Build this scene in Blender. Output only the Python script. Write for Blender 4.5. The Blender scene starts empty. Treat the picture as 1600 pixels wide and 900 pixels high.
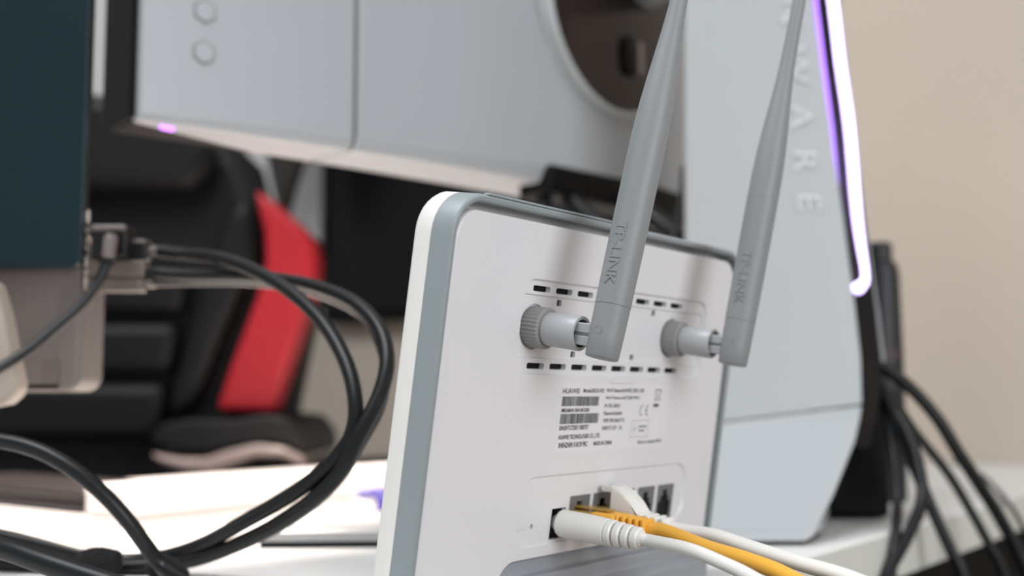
import bpy, bmesh, math, random
from mathutils import Vector, Matrix
random.seed(7)
S = bpy.context.scene
COL = S.collection

# ------------------------------------------------------------------ camera, world, lights, exposure
FPX, CX, CY, HORIZON = 1820.0, 800.0, 450.0, 617.0
DESK_Z = 0.75
CAM = Vector((0, 0, DESK_Z + 0.083))
TH = math.atan((HORIZON - CY) / FPX)
FWD = Vector((0, math.cos(TH), math.sin(TH)))
UPV = Vector((0, -math.sin(TH), math.cos(TH)))
RGT = Vector((1, 0, 0))
cd = bpy.data.cameras.new('camera'); cam = bpy.data.objects.new('camera', cd); COL.objects.link(cam)
cd.sensor_width = 36; cd.lens = 36 * FPX / 1600; cd.clip_start = 0.01
cam.location = CAM; cam.rotation_euler = (math.pi / 2 + TH, 0, 0)
cd.dof.use_dof = True; cd.dof.focus_distance = 0.405; cd.dof.aperture_fstop = 6.3; cd.dof.aperture_blades = 0
S.camera = cam

w = bpy.data.worlds.new('world'); S.world = w; w.use_nodes = True
bg = w.node_tree.nodes['Background']; bg.inputs[0].default_value = (0.93, 0.96, 1.0, 1); bg.inputs[1].default_value = 0.38

def area(name, loc, target, size, size_y, power, col):
    l = bpy.data.lights.new(name, 'AREA'); l.shape = 'RECTANGLE'; l.size = size; l.size_y = size_y
    l.energy = power; l.color = col
    o = bpy.data.objects.new(name, l); COL.objects.link(o); o.location = loc
    o.rotation_euler = (Vector(target) - Vector(loc)).to_track_quat('-Z', 'Y').to_euler()
    return o
area('ceiling_light', (-0.55, 0.1, 2.55), (0.0, 0.6, 0.75), 1.3, 0.9, 30, (0.96, 0.985, 1.0))
area('window_daylight', (1.35, -1.25, 1.35), (0.05, 0.5, 0.85), 1.2, 1.3, 27, (0.98, 0.985, 1.0))
sl = bpy.data.lights.new('desk_lamp_light', 'SPOT'); sl.energy = 62; sl.color = (1.0, 0.83, 0.74); sl.spot_size = math.radians(86); sl.spot_blend = 0.6; sl.shadow_soft_size = 0.06
so = bpy.data.objects.new('desk_lamp_light', sl); COL.objects.link(so); so.location = (-0.24, 0.90, 1.42)
so.rotation_euler = (Vector((-0.24, 0.80, 0.75)) - so.location).to_track_quat('-Z', 'Y').to_euler()

vs = S.view_settings
vs.view_transform = 'Standard'; vs.look = 'None'; vs.gamma = 1; vs.use_curve_mapping = False; vs.exposure = 0.08

# ------------------------------------------------------------------ helpers
def ray(px, py): return FWD + RGT * ((px - CX) / FPX) + UPV * ((CY - py) / FPX)
def P(px, py, Y):
    d = ray(px, py); return CAM + d * (Y / d.y)
def PD(px, py, up=0.0):
    d = ray(px, py); return CAM + d * ((DESK_Z + up - CAM.z) / d.z)

def lin(c): return tuple((v / 12.92 if v <= 0.04045 else ((v + 0.055) / 1.055) ** 2.4) for v in [x / 255 for x in c])
def mat(name, rgb, rough=0.5, metal=0.0, var=0.04, scale=60, bump=0.0, bscale=900, coat=0.0, spec=0.5, emit=None, estr=0.0, trans=0.0):
    m = bpy.data.materials.new(name); m.use_nodes = True
    nt = m.node_tree; b = nt.nodes['Principled BSDF']
    tc = nt.nodes.new('ShaderNodeTexCoord'); nz = nt.nodes.new('ShaderNodeTexNoise')
    nz.inputs['Scale'].default_value = scale; nz.inputs['Detail'].default_value = 3
    nt.links.new(tc.outputs['Object'], nz.inputs['Vector'])
    mx = nt.nodes.new('ShaderNodeMix'); mx.data_type = 'RGBA'
    c = lin(rgb)
    mx.inputs[6].default_value = (*[v * (1 - var) for v in c], 1); mx.inputs[7].default_value = (*[min(1, v * (1 + var)) for v in c], 1)
    nt.links.new(nz.outputs['Fac'], mx.inputs[0]); nt.links.new(mx.outputs[2], b.inputs['Base Color'])
    b.inputs['Roughness'].default_value = rough; b.inputs['Metallic'].default_value = metal
    b.inputs['Specular IOR Level'].default_value = spec
    if coat: b.inputs['Coat Weight'].default_value = coat; b.inputs['Coat Roughness'].default_value = 0.12
    if trans: b.inputs['Transmission Weight'].default_value = trans
    if emit: b.inputs['Emission Color'].default_value = (*lin(emit), 1); b.inputs['Emission Strength'].default_value = estr
    if bump:
        n2 = nt.nodes.new('ShaderNodeTexNoise'); n2.inputs['Scale'].default_value = bscale; n2.inputs['Detail'].default_value = 2
        bp = nt.nodes.new('ShaderNodeBump'); bp.inputs['Strength'].default_value = bump; bp.inputs['Distance'].default_value = 0.0005
        nt.links.new(tc.outputs['Object'], n2.inputs['Vector']); nt.links.new(n2.outputs['Fac'], bp.inputs['Height']); nt.links.new(bp.outputs['Normal'], b.inputs['Normal'])
    return m

M = dict(
    wall=mat('wall_paint', (198, 185, 171), 0.9, var=0.02, scale=3, bump=0.15, bscale=300),
    floor=mat('floor_vinyl', (120, 105, 92), 0.6, scale=4),
    desk=mat('desk_laminate', (236, 236, 234), 0.42, var=0.01, scale=8),
    desk_edge=mat('desk_edge_band', (214, 216, 210), 0.5, var=0.02, scale=10),
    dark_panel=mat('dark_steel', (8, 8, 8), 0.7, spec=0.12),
    panel=mat('router_white', (228, 228, 231), 0.30, var=0.01, scale=20, bump=0.04, bscale=1500),
    rimgrey=mat('router_grey', (145, 154, 157), 0.42, var=0.02, scale=40, bump=0.08, bscale=1800),
    shell=mat('router_shell_white', (238, 236, 232), 0.38, var=0.01),
    foot=mat('router_foot_grey', (150, 155, 162), 0.25, var=0.02),
    black=mat('black_plastic', (6, 6, 7), 0.5, spec=0.15),
    slotdark=mat('vent_dark', (16, 18, 18), 0.8),
    portgrey=mat('port_metal', (120, 122, 124), 0.4, metal=0.2),
    ant=mat('antenna_grey', (137, 141, 143), 0.42, var=0.02, scale=30, bump=0.22, bscale=2500),
    antsleeve=mat('antenna_sleeve', (178, 181, 184), 0.34, var=0.01),
    knurl=mat('antenna_collar', (150, 150, 150), 0.4),
    label=mat('label_paper', (232, 232, 237), 0.35, var=0.005),
    ink=mat('label_ink', (38, 38, 40), 0.6),
    cordw=mat('cord_white', (238, 237, 232), 0.32, var=0.01),
    cordy=mat('cord_yellow', (246, 182, 62), 0.36, var=0.03),
    clear=mat('clear_amber_plug', (205, 165, 80), 0.2, trans=0.35),
    cordk=mat('cord_black', (18, 20, 22), 0.38, spec=0.35, var=0.1, scale=200),
    velcro=mat('hook_loop_strap', (20, 20, 22), 0.95, bump=1.0, bscale=1500),
    mon=mat('monitor_shell', (166, 170, 174), 0.36, var=0.015, scale=12, bump=0.06, bscale=1500),
    ring=mat('monitor_ring', (178, 182, 182), 0.35),
    gloss=mat('gloss_dark', (40, 31, 28), 0.22, spec=0.3),
    stand=mat('stand_shell', (171, 175, 177), 0.38, var=0.012, scale=10),
    standline=mat('stand_lettering', (202, 206, 208), 0.25, var=0.005),
    seamg=mat('seam_grey', (96, 102, 104), 0.6),
    led=mat('led_strip', (255, 255, 255), 0.4, emit=(205, 180, 255), estr=3.4),
    edgeglow=mat('edge_reflection_glow', (170, 120, 255), 0.4, emit=(178, 125, 255), estr=1.3),  # glow colour of the reflection drawn along the stand's edge
    ledm=mat('led_power', (200, 120, 255), 0.4, emit=(205, 130, 255), estr=2.0),
    spine=mat('stand_spine', (12, 10, 14), 0.45, spec=0.2),
    teal=mat('teal_metal', (11, 38, 43), 0.34, metal=0.25, var=0.05, scale=30, bump=0.12, bscale=2200),
    greyh=mat('housing_grey', (112, 104, 100), 0.55, var=0.03),
    armg=mat('arm_grey', (165, 153, 143), 0.55),
    steel=mat('plug_steel', (112, 101, 94), 0.42, metal=0.3),
    silver=mat('port_silver', (225, 215, 205), 0.25, metal=0.9),
    plugk=mat('plug_black', (20, 19, 19), 0.4, spec=0.35),
    plugg=mat('plug_grey', (104, 95, 91), 0.4),
    cordb=mat('cord_brown', (58, 52, 50), 0.36),
    leather=mat('chair_black_leather', (17, 18, 20), 0.5, var=0.1, scale=40, spec=0.3),
    red=mat('chair_red_leather', (182, 30, 42), 0.45, var=0.06, scale=20),
    trimg=mat('chair_trim_gloss', (140, 126, 122), 0.2),
    tv=mat('screen_black', (7, 7, 9), 0.35, spec=0.25),
    curtain=mat('curtain_fabric', (226, 224, 224), 0.9, bump=0.2),
    cloth=mat('dark_cloth', (58, 54, 50), 0.9),
    boxw=mat('white_card', (240, 236, 232), 0.6, var=0.01),
    brown=mat('dark_leather_case', (34, 28, 27), 0.5, var=0.1),
    blue=mat('blue_plastic', (70, 62, 160), 0.4),
    bottle=mat('bottle_black', (22, 23, 28), 0.45),
    bottler=mat('bottle_band', (70, 48, 56), 0.5),
)

class MB:
    """collects geometry for one mesh"""
    def __init__(s): s.v = []; s.f = []
    def add(s, vs, fs):
        o = len(s.v); s.v += [tuple(v) for v in vs]; s.f += [tuple(i + o for i in f) for f in fs]; return s
    def box(s, a, b):
        x0, y0, z0 = a; x1, y1, z1 = b
        x0, x1 = sorted((x0, x1)); y0, y1 = sorted((y0, y1)); z0, z1 = sorted((z0, z1))
        return s.add([(x0,y0,z0),(x1,y0,z0),(x1,y1,z0),(x0,y1,z0),(x0,y0,z1),(x1,y0,z1),(x1,y1,z1),(x0,y1,z1)],
                     [(3,2,1,0),(4,5,6,7),(0,1,5,4),(1,2,6,5),(2,3,7,6),(3,0,4,7)])
    def loft(s, loops, cap0=True, cap1=True, close=False):
        n = len(loops[0]); vs = [v for l in loops for v in l]; fs = []
        m = len(loops)
        for i in range(m - (0 if close else 1)):
            for j in range(n):
                a = i * n + j; b = i * n + (j + 1) % n; i2 = (i + 1) % m
                fs.append((a, b, i2 * n + (j + 1) % n, i2 * n + j))
        if cap0 and not close: fs.append(tuple(reversed(range(n))))
        if cap1 and not close: fs.append(tuple((m - 1) * n + j for j in range(n)))
        return s.add(vs, fs)
    def prism(s, poly, vec):
        vec = Vector(vec); a = [Vector(p) for p in poly]
        return s.loft([a, [p + vec for p in a]])
    def tube(s, pts, r, seg=12, flat=1.0, up=Vector((0, 0, 1)), taper=None):
        pts = [Vector(p) for p in pts]; loops = []
        prev = None
        for i, p in enumerate(pts):
            t = (pts[min(i + 1, len(pts) - 1)] - pts[max(i - 1, 0)]).normalized()
            if prev is None:
                u = up - t * up.dot(t)
                if u.length < 1e-4: u = Vector((1, 0, 0)) - t * t.x
            else: u = prev - t * prev.dot(t)
            u.normalize(); prev = u; q = t.cross(u)
            rr = r if taper is None else taper[i]
            loops.append([p + (q * math.cos(k) * rr + u * math.sin(k) * rr * flat) for k in [2 * math.pi * j / seg for j in range(seg)]])
        return s.loft(loops)
    def lathe(s, prof, o, ax, seg=24, squash=None):
        """prof: (distance along axis, radius)"""
        ax = Vector(ax).normalized(); u = ax.orthogonal().normalized(); q = ax.cross(u); o = Vector(o)
        return s.loft([[o + ax * d + (u * math.cos(k) + q * math.sin(k)) * r for k in [2 * math.pi * j / seg for j in range(seg)]] for d, r in prof])
    def build(s, name, m, parent=None, smooth=True, bevel=0, bseg=3, mw=None, angle=40):
        me = bpy.data.meshes.new(name); me.from_pydata(s.v, [], s.f); me.update()
        bm = bmesh.new(); bm.from_mesh(me); bmesh.ops.recalc_face_normals(bm, faces=bm.faces); bm.to_mesh(me); bm.free()
        o = bpy.data.objects.new(name, me); COL.objects.link(o); me.materials.append(M[m] if isinstance(m, str) else m)
        if mw is not None: o.matrix_world = mw
        if bevel:
            b = o.modifiers.new('bevel', 'BEVEL'); b.width = bevel; b.segments = bseg; b.limit_method = 'ANGLE'; b.angle_limit = math.radians(35)
        if smooth:
            for f in me.polygons: f.use_smooth = True
            me.set_sharp_from_angle(angle=math.radians(angle))
        if parent is not None:
            o.parent = parent
            o.matrix_parent_inverse = Matrix.Identity(4)
            if mw is None and parent.type == 'EMPTY' and parent.get('_world'): pass
        return o

def tag(o, label=None, cat=None, group=None, kind=None):
    if label: o['label'] = label
    if cat: o['category'] = cat
    if group: o['group'] = group
    if kind: o['kind'] = kind
    return o
def thing(name, label, cat, loc=(0, 0, 0), group=None):
    o = bpy.data.objects.new(name, None); COL.objects.link(o); o.location = loc; o.empty_display_size = 0.02
    return tag(o, label, cat, group)
class Ctx:
    """parts given in world coordinates under a thing whose empty stands somewhere"""
    def __init__(s, root): s.root = root; s.off = Vector(root.location)
    def part(s, mb, name, m, parent=None, **k):
        mb.v = [tuple(Vector(v) - s.off) for v in mb.v]
        return mb.build(name, m, parent or s.root, **k)

def spline(pts, n=10):
    pts = [Vector(p) for p in pts]; out = []
    q = [pts[0] * 2 - pts[1]] + pts + [pts[-1] * 2 - pts[-2]]
    for i in range(1, len(q) - 2):
        a, b, c, d = q[i - 1], q[i], q[i + 1], q[i + 2]
        for k in range(n):
            t = k / n
            out.append(0.5 * (2 * b + (c - a) * t + (2 * a - 5 * b + 4 * c - d) * t * t + (3 * b - a - 3 * c + d) * t ** 3))
    out.append(pts[-1]); return out

def rr(x0, x1, z0, z1, r, y=0.0, n=8):
    """rounded rectangle loop in the local x-z plane"""
    x0, x1 = min(x0, x1), max(x0, x1); z0, z1 = min(z0, z1), max(z0, z1); out = []
    for cx, cz, a0 in ((x1 - r, z1 - r, 0), (x0 + r, z1 - r, 90), (x0 + r, z0 + r, 180), (x1 - r, z0 + r, 270)):
        for k in range(n + 1):
            a = math.radians(a0 + 90 * k / n); out.append((cx + r * math.cos(a), y, cz + r * math.sin(a)))
    return out

def boolean(o, cutter_mb):
    c = cutter_mb.build('cutter', 'black', smooth=False); c.matrix_world = o.matrix_world
    bpy.context.view_layer.update()
    m = o.modifiers.new('b', 'BOOLEAN'); m.operation = 'DIFFERENCE'; m.object = c; m.solver = 'EXACT'
    dg = bpy.context.evaluated_depsgraph_get()
    me = bpy.data.meshes.new_from_object(o.evaluated_get(dg)); o.modifiers.clear()
    old = o.data; o.data = me; me.name = old.name; bpy.data.objects.remove(c)
    return o

def text_geo(txt, bold=0.0, spacing=1.0):
    """flat text as (verts 2d, faces) with its own bounding box normalised to 0..1 x 0..1"""
    cu = bpy.data.curves.new('t', 'FONT'); cu.body = txt; cu.offset = bold; cu.resolution_u = 3; cu.space_character = spacing
    o = bpy.data.objects.new('t', cu); COL.objects.link(o)
    bpy.context.view_layer.update()
    me = bpy.data.meshes.new_from_object(o.evaluated_get(bpy.context.evaluated_depsgraph_get()))
    vs = [(v.co.x, v.co.y) for v in me.vertices]; fs = [tuple(p.vertices) for p in me.polygons]
    bpy.data.objects.remove(o); bpy.data.curves.remove(cu); bpy.data.meshes.remove(me)
    xs = [v[0] for v in vs]; ys = [v[1] for v in vs]
    x0, x1, y0, y1 = min(xs), max(xs), min(ys), max(ys)
    return [((x - x0) / (x1 - x0), (y - y0) / (y1 - y0)) for x, y in vs], fs

# ------------------------------------------------------------------ the setting: floor, wall
E = Vector((0.59128517, 0.80646255, 0)); N0 = Vector((E.y, -E.x, 0))   # desk and router run along E; N0 points back at the viewer
def struct(mb, name, m, **k): return tag(mb.build(name, m, **k), kind='structure')
fl = MB().box((-4, -2.5, -0.05), (4, 5, 0)); struct(fl, 'floor', 'floor', smooth=False)
WP = Vector((0.615, 1.405, 0))                                      # where the desk's end meets the wall
a = WP + N0 * 2.2; b = WP - N0 * 4.6
mb = MB().prism([(a.x, a.y, 0), (b.x, b.y, 0), (b.x, b.y, 2.7), (a.x, a.y, 2.7)], E * 0.1); struct(mb, 'wall_back', 'wall', smooth=False)
def PW(px, py, off=0.0):
    d = ray(px, py); o = WP - E * off; return CAM + d * ((o - CAM).dot(E) / d.dot(E))

# ------------------------------------------------------------------ desk
desk = thing('desk', 'white laminate desk with a pale edge band carrying the router and monitor', 'desk', (0.0, 0.7, 0))
C = Ctx(desk)
def dk(along, depth, z): # along E from the wall end backwards, depth from the viewer-side edge away from the viewer
    o = CAM.copy(); o.z = 0
    base = N0 * (-0.239 - depth)
    return Vector((base.x, base.y, z)) + E * along
endw = (WP - E * 0.002).dot(E)
TOPT = 0.029
L0, L1 = -0.75, endw
C.part(MB().prism([dk(L0, 0.0015, DESK_Z - TOPT), dk(L1, 0.0015, DESK_Z - TOPT), dk(L1, 0.65, DESK_Z - TOPT), dk(L0, 0.65, DESK_Z - TOPT)], (0, 0, TOPT)), 'desk_top', 'desk', smooth=True, bevel=0.0015)
C.part(MB().prism([dk(L0, 0, DESK_Z - TOPT + .0005), dk(L1, 0, DESK_Z - TOPT + .0005), dk(L1, 0.0015, DESK_Z - TOPT + .0005), dk(L0, 0.0015, DESK_Z - TOPT + .0005)], (0, 0, TOPT - 0.002)), 'edge_band', 'desk_edge', smooth=False)
C.part(MB().prism([dk(L0 + .1, 0.05, 0.12), dk(L1 - .02, 0.05, 0.12), dk(L1 - .02, 0.065, 0.12), dk(L0 + .1, 0.065, 0.12)], (0, 0, DESK_Z - TOPT - 0.12)), 'under_desk_shade', 'dark_panel', smooth=False)  # black panel put in for the shade under the desk
for al in (L0 + 0.06, L1 - 0.10):
    for dp in (0.07, 0.58):
        C.part(MB().prism([dk(al, dp, 0), dk(al + .05, dp, 0), dk(al + .05, dp + .05, 0), dk(al, dp + .05, 0)], (0, 0, DESK_Z - TOPT)), 'leg', 'dark_panel', smooth=False)

# ------------------------------------------------------------------ router (local: x along the back, -y towards the viewer, z up; millimetres)
RP0 = Vector((-0.01686756, 0.37314574, 0.06107885)) + CAM
TILT = 0.14976948
ZU = Vector((0, 0, math.cos(TILT))) + N0 * math.sin(TILT)
NN = N0 * math.cos(TILT) - Vector((0, 0, 1)) * math.sin(TILT)
RM = Matrix(((E.x, -NN.x, ZU.x, RP0.x), (E.y, -NN.y, ZU.y, RP0.y), (E.z, -NN.z, ZU.z, RP0.z), (0, 0, 0, 1))) @ Matrix.Scale(0.001, 4)
RMN = Matrix(((E.x, -NN.x, ZU.x, RP0.x), (E.y, -NN.y, ZU.y, RP0.y), (E.z, -NN.z, ZU.z, RP0.z), (0, 0, 0, 1)))
def RL(x, y, z): return RMN @ Vector((x / 1000, y / 1000, z / 1000))
router = tag(bpy.data.objects.new('wifi_router', None), 'upright white router with two grey antennas, seen from its labelled back', 'router'); COL.objects.link(router)
router.matrix_world = RMN; router.empty_display_size = 0.02
def rpart(mb, name, m, parent=None, **k):
    mb.v = [(v[0] / 1000, v[1] / 1000, v[2] / 1000) for v in mb.v]
    if 'bevel' in k: k['bevel'] /= 1000
    return mb.build(name, m, parent or router, **k)
def ro(ins, y): return rr(-4.2 + ins, 209.2 - ins, -138 + ins, 5.4 - ins, 15 - ins, y)
def rin(y): return rr(-1.3, 206.3, -135, 2.6, 11.5, y)
body = rpart(MB().loft([rin(9), rin(-1.0), rr(-2.2, 207.2, -136, 3.2, 12.3, -1.6), ro(1.0, -1.6), ro(0.35, -1.0), ro(0, 1.0), ro(0, 7.0), ro(0.5, 7.2), ro(.5, 9)], cap0=False, cap1=False, close=True), 'grey_frame', 'rimgrey', angle=30)
rpart(MB().loft([ro(.5, 7.15), ro(0, 7.4), ro(0, 13.2), ro(0.8, 14.8), ro(3, 15.8)]), 'front_shell', 'shell', angle=50)
for cx in (18,): pass
# raised bead on the near half of the frame's top edge
rpart(MB().prism([(12, -1.2, 5.2), (110, -1.2, 5.2), (108, -1.2, 6.1), (14, -1.2, 6.1)], (0, 2.6, 0)), 'top_bead', 'rimgrey', bevel=.4)

back = rpart(MB().loft([rr(0.9, 204.1, -133, -.9, 9.4, 0.0), rr(0.3, 204.7, -133.6, -.3, 10, 0.3), rr(0, 205, -134, 0, 10.3, 1.1), rr(0, 205, -134, 0, 10.3, 10)]), 'back_panel', 'panel', smooth=False)
def cut(mb):
    mb.v = [(v[0] / 1000, v[1] / 1000, v[2] / 1000) for v in mb.v]
    bpy.context.view_layer.update(); boolean(back, mb)
cut(MB().loft([rr(41, 181.5, -54.5, -20, 6.5, -1), rr(41, 181.5, -54.5, -20, 6.5, 0), rr(41.6, 180.9, -53.8, -20.8, 6, 1.0)]))
cut(MB().loft([rr(41.7, 180, -48.6, -25.6, 2.2, .9), rr(42.0, 179.6, -48.2, -26, 2.0, 1.8)]))
for cx in (51.4, 153.3):
    cut(MB().lathe([(0, 8.4), (1.7, 8.2)], (cx, 1.2, -37.3), (0, 1, 0), 32))
mbs = MB()
for k in range(8):
    x = 47.6 + 14.5 * k; mbs.loft([rr(x, x + 10.8, -24.5, -22.4, .7, .4, 3), rr(x, x + 10.8, -24.5, -22.4, .7, 11, 3)])
    x = 49.2 + 14.5 * k; mbs.loft([rr(x, x + 10.8, -52.5, -50.3, .7, .4, 3), rr(x, x + 10.8, -52.5, -50.3, .7, 11, 3)])
for x, z in ((66.2, -27.8), (136.8, -27.6), (79.4, -46.6), (123.3, -46.6)):
    mbs.box((x - 1.5, 1, z - 1.15), (x + 1.5, 11, z + 1.15))
cut(mbs)
cut(MB().loft([rr(52.5, 181, -118.3, -92, 10, -1), rr(52.5, 181, -118.3, -92, 10, 0), rr(53.3, 180.2, -117.6, -92.8, 9.4, .8)]))
cut(MB().box((43.2, 3.1, -53.8), (179.5, 12, -21.2)))
PORTS = [(88.2, 102.8), (105, 119.8), (122.4, 137.2), (140, 154.6), (157, 171.6)]
mbs = MB()
for x0, x1 in PORTS: mbs.box((x0, -2, -117), (x1, 9, -101.2))
mbs.box((76.6, -2, -117), (86.2, 11, -105.2))
mbs.lathe([(0, 1.0), (5, 1.0)], (64.2, 5, -110.8), (0, -1, 0), 16)
mbs.loft([rr(45.5, 194, -150, -122.4, 9, -3), rr(45.5, 194, -150, -122.4, 9, 12)])
cut(mbs)
for f in back.data.polygons: f.use_smooth = False
rpart(MB().box((1, 9.2, -133), (204, 11, -1)), 'slot_shade_backing', 'slotdark', smooth=False)  # dark backing put in for the shaded inside behind the slots
rpart(MB().box((43.4, 3.5, -53.6), (179.3, 4.1, -21.4)), 'slot_shade_sheet', 'slotdark', smooth=False)  # black sheet close behind the vents, added to deepen their shade
rpart(MB().box((60, 8, -114), (68, 9.2, -107)), 'reset_button', 'black', smooth=False)
for x0, x1 in PORTS:
    cx = (x0 + x1) / 2; m_ = MB(); hw = (x1 - x0) / 2 - .1
    for za, zb, ow in ((-116.9, -115.2, 0), (-115.2, -108.5, 5.6), (-108.5, -106.2, 3.7), (-106.2, -103.6, 2.0), (-103.6, -101.3, 0)):
        if ow == 0: m_.box((cx - hw, .9, za), (cx + hw, 1.8, zb))
        else:
            m_.box((cx - hw, .9, za), (cx - ow, 1.8, zb)); m_.box((cx + ow, .9, za), (cx + hw, 1.8, zb))
    s_ = rpart(m_, 'network_socket', 'portgrey', smooth=False)
    rpart(MB().box((cx - hw, 2.4, -116.9), (cx + hw, 3.2, -101.3)), 'socket_back', 'slotdark', s_, smooth=False)
rpart(MB().box((76.7, 2.5, -116.9), (86.1, 10.5, -105.3)).lathe([(0, 1.6), (3, 1.4)], (81.4, 2.5, -111.2), (0, -1, 0), 12), 'power_socket', 'black', smooth=False)
# embossed word beside the pin hole
vs_, fs_ = text_geo('RESET')
rpart(MB().add([(55 + 7 * x, .72, -112.2 + 1.6 * y) for x, y in vs_], fs_), 'reset_lettering', 'panel', smooth=False)
# foot
prof = [(3.5, -121.8), (-.2, -127.6), (-3.2, -128.4), (-3.6, -133.2), (-9.5, -135.2), (-10, -144.3), (12.5, -147.6), (12.5, -121.8)]
rpart(MB().loft([[(x, y, z) for y, z in prof] for x in (46.2, 193)]), 'foot', 'foot', bevel=.7, angle=30)
for xx in (110, 128): rpart(MB().lathe([(0, 1.1), (.4, 1.1)], (xx, -9.6, -139.5), (0, -1, -.05), 12), 'screw_hole', 'black')

rpart(MB().loft([rr(105.5, 125, -57.0, -54.2, 1.3, -.45, 4), rr(105.2, 125.3, -57.3, -54.2, 1.3, .1, 4)]), 'cover_tab', 'panel', bevel=.15)
# label with its print (the square code is left blank)
lab = rpart(MB().loft([rr(71.5, 155.2, -83.8, -57.5, .8, -.12, 3), rr(71.5, 155.2, -83.8, -57.5, .8, .02, 3)]), 'rating_label', 'label', smooth=False)
tag(lab, 'white rating label printed with barcodes and small black text')
def pl(u, v):  # a spot on the label
    d = ray(840 + u / 6.667, 580 + v / 6.667); k = (RP0 - CAM).dot(NN) / d.dot(NN); q = CAM + d * k - RP0
    return q.dot(E) * 1000, q.dot(ZU) * 1000
ink = MB(); YI = -.17
def put(txt, u0, vt, u1, vb, bold=0.02):
    vm = (vt + vb) / 2
    x0, x1 = pl(u0, vm)[0], pl(u1, vm)[0]; z0, z1 = pl((u0 + u1) / 2, vb)[1], pl((u0 + u1) / 2, vt)[1]
    v2, f2 = text_geo(txt, bold); ink.add([(x0 + (x1 - x0) * x, YI, z0 + (z1 - z0) * y) for x, y in v2], f2)
put('HUAWEI', 260, 178, 435, 232, .015)
put('Model:B535-932', 475, 180, 690, 224); put('Wi-Fi Name:HUAWEI_B535_A38', 715, 180, 1105, 226)
put('Wi-Fi Password:J3T2J0ATM15', 705, 260, 1060, 300); put('IP:192.168.8.1', 695, 338, 860, 378)
put('Password:admin', 688, 415, 875, 456); put('WPS PIN:76641712', 680, 490, 900, 532); put('INPUT:12V  1A', 670, 568, 875, 610)
put('IMEI:860415041853283', 245, 385, 535, 426, .03); put('S/N:SHTUT20311000757', 222, 562, 525, 612, .03)
put('HUAWEI TECHNOLOGIES CO., LTD.', 215, 655, 645, 710, .03); put('SHENZHEN 518129 PRC', 213, 738, 515, 792, .03)
put('MADE IN CHINA', 580, 725, 770, 768, .03); put('Scan to connect Wi-Fi', 1040, 708, 1285, 748)
rb = random.Random(3)
for (u0, vt, u1, vb) in ((250, 262, 630, 362), (230, 440, 628, 545)):
    x0, x1 = pl(u0, (vt + vb) / 2)[0], pl(u1, (vt + vb) / 2)[0]; zt, zb = pl((u0 + u1) / 2, vt)[1], pl((u0 + u1) / 2, vb)[1]
    x = x0
    while x < x1:
        wd = rb.choice((.13, .13, .26, .26, .39)); ink.add([(x, YI, zb), (x + wd, YI, zb), (x + wd, YI, zt), (x, YI, zt)], [(0, 1, 2, 3)])
        x += wd + rb.choice((.13, .13, .2, .26))
def arcp(cx, cz, r, a0, a1, wd, n=14):
    pts = []
    for k in range(n + 1):
        a = math.radians(a0 + (a1 - a0) * k / n); pts.append(((cx + r * math.cos(a), YI, cz + r * math.sin(a)), (cx + (r - wd) * math.cos(a), YI, cz + (r - wd) * math.sin(a))))
    v = [q for p2 in pts for q in p2]; ink.add(v, [(2 * k, 2 * k + 2, 2 * k + 3, 2 * k + 1) for k in range(n)])
def bar(u0, v0, u1, v1):
    (xa, za), (xb, zb) = pl(u0, v0), pl(u1, v1); ink.add([(xa, YI, za), (xb, YI, za), (xb, YI, zb), (xa, YI, zb)], [(0, 1, 2, 3)])
cxx, czz = pl(1090, 408); arcp(cxx, czz, 2.3, 95, 265, .42)
cxx, czz = pl(1150, 408); arcp(cxx, czz, 2.3, 95, 265, .42); ink.add([(cxx - 2.2, YI, czz - .2), (cxx - .5, YI, czz - .2), (cxx - .5, YI, czz + .2), (cxx - 2.2, YI, czz + .2)], [(0, 1, 2, 3)])
bar(1205, 340, 1255, 370)
(xa, za), (xb, zb) = pl(978, 515), pl(1135, 680)
for q in ((xa, za, xb, za - .12), (xa, zb, xb, zb + .12), (xa, za, xa + .12, zb), (xb - .12, za, xb, zb), ((xa * .8 + xb * .2) - .06, za - 1.2, xa * .8 + xb * .2 + .06, zb + 1), (xa + .7, (za + zb) / 2, xa * .6 + xb * .4, (za + zb) / 2 + .12)):
    ink.add([(q[0], YI, q[1]), (q[2], YI, q[1]), (q[2], YI, q[3]), (q[0], YI, q[3])], [(0, 1, 2, 3)])
bar(1050, 570, 1128, 580); bar(1050, 612, 1105, 622)
# crossed-out bin
(bx, bz), (cx2, cz2) = pl(1225, 195), pl(1275, 308)
def seg2(x0, z0, x1, z1, wd=.22):
    d = Vector((x1 - x0, 0, z1 - z0)).normalized(); q = Vector((-d.z, 0, d.x)) * wd / 2
    a_, b_ = Vector((x0, YI, z0)), Vector((x1, YI, z1)); ink.add([a_ - q, b_ - q, b_ + q, a_ + q], [(0, 1, 2, 3)])
seg2(bx, bz, cx2, bz, .4); seg2(bx + .3, bz, bx + .8, cz2 + .4); seg2(cx2 - .3, bz, cx2 - .8, cz2 + .4); seg2(bx + .6, cz2 + .4, cx2 - .6, cz2 + .4); seg2(bx, bz - .3, cx2, cz2); seg2(cx2, bz - .3, bx, cz2)
ip = rpart(ink, 'label_print', 'ink', lab, smooth=False)

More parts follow.
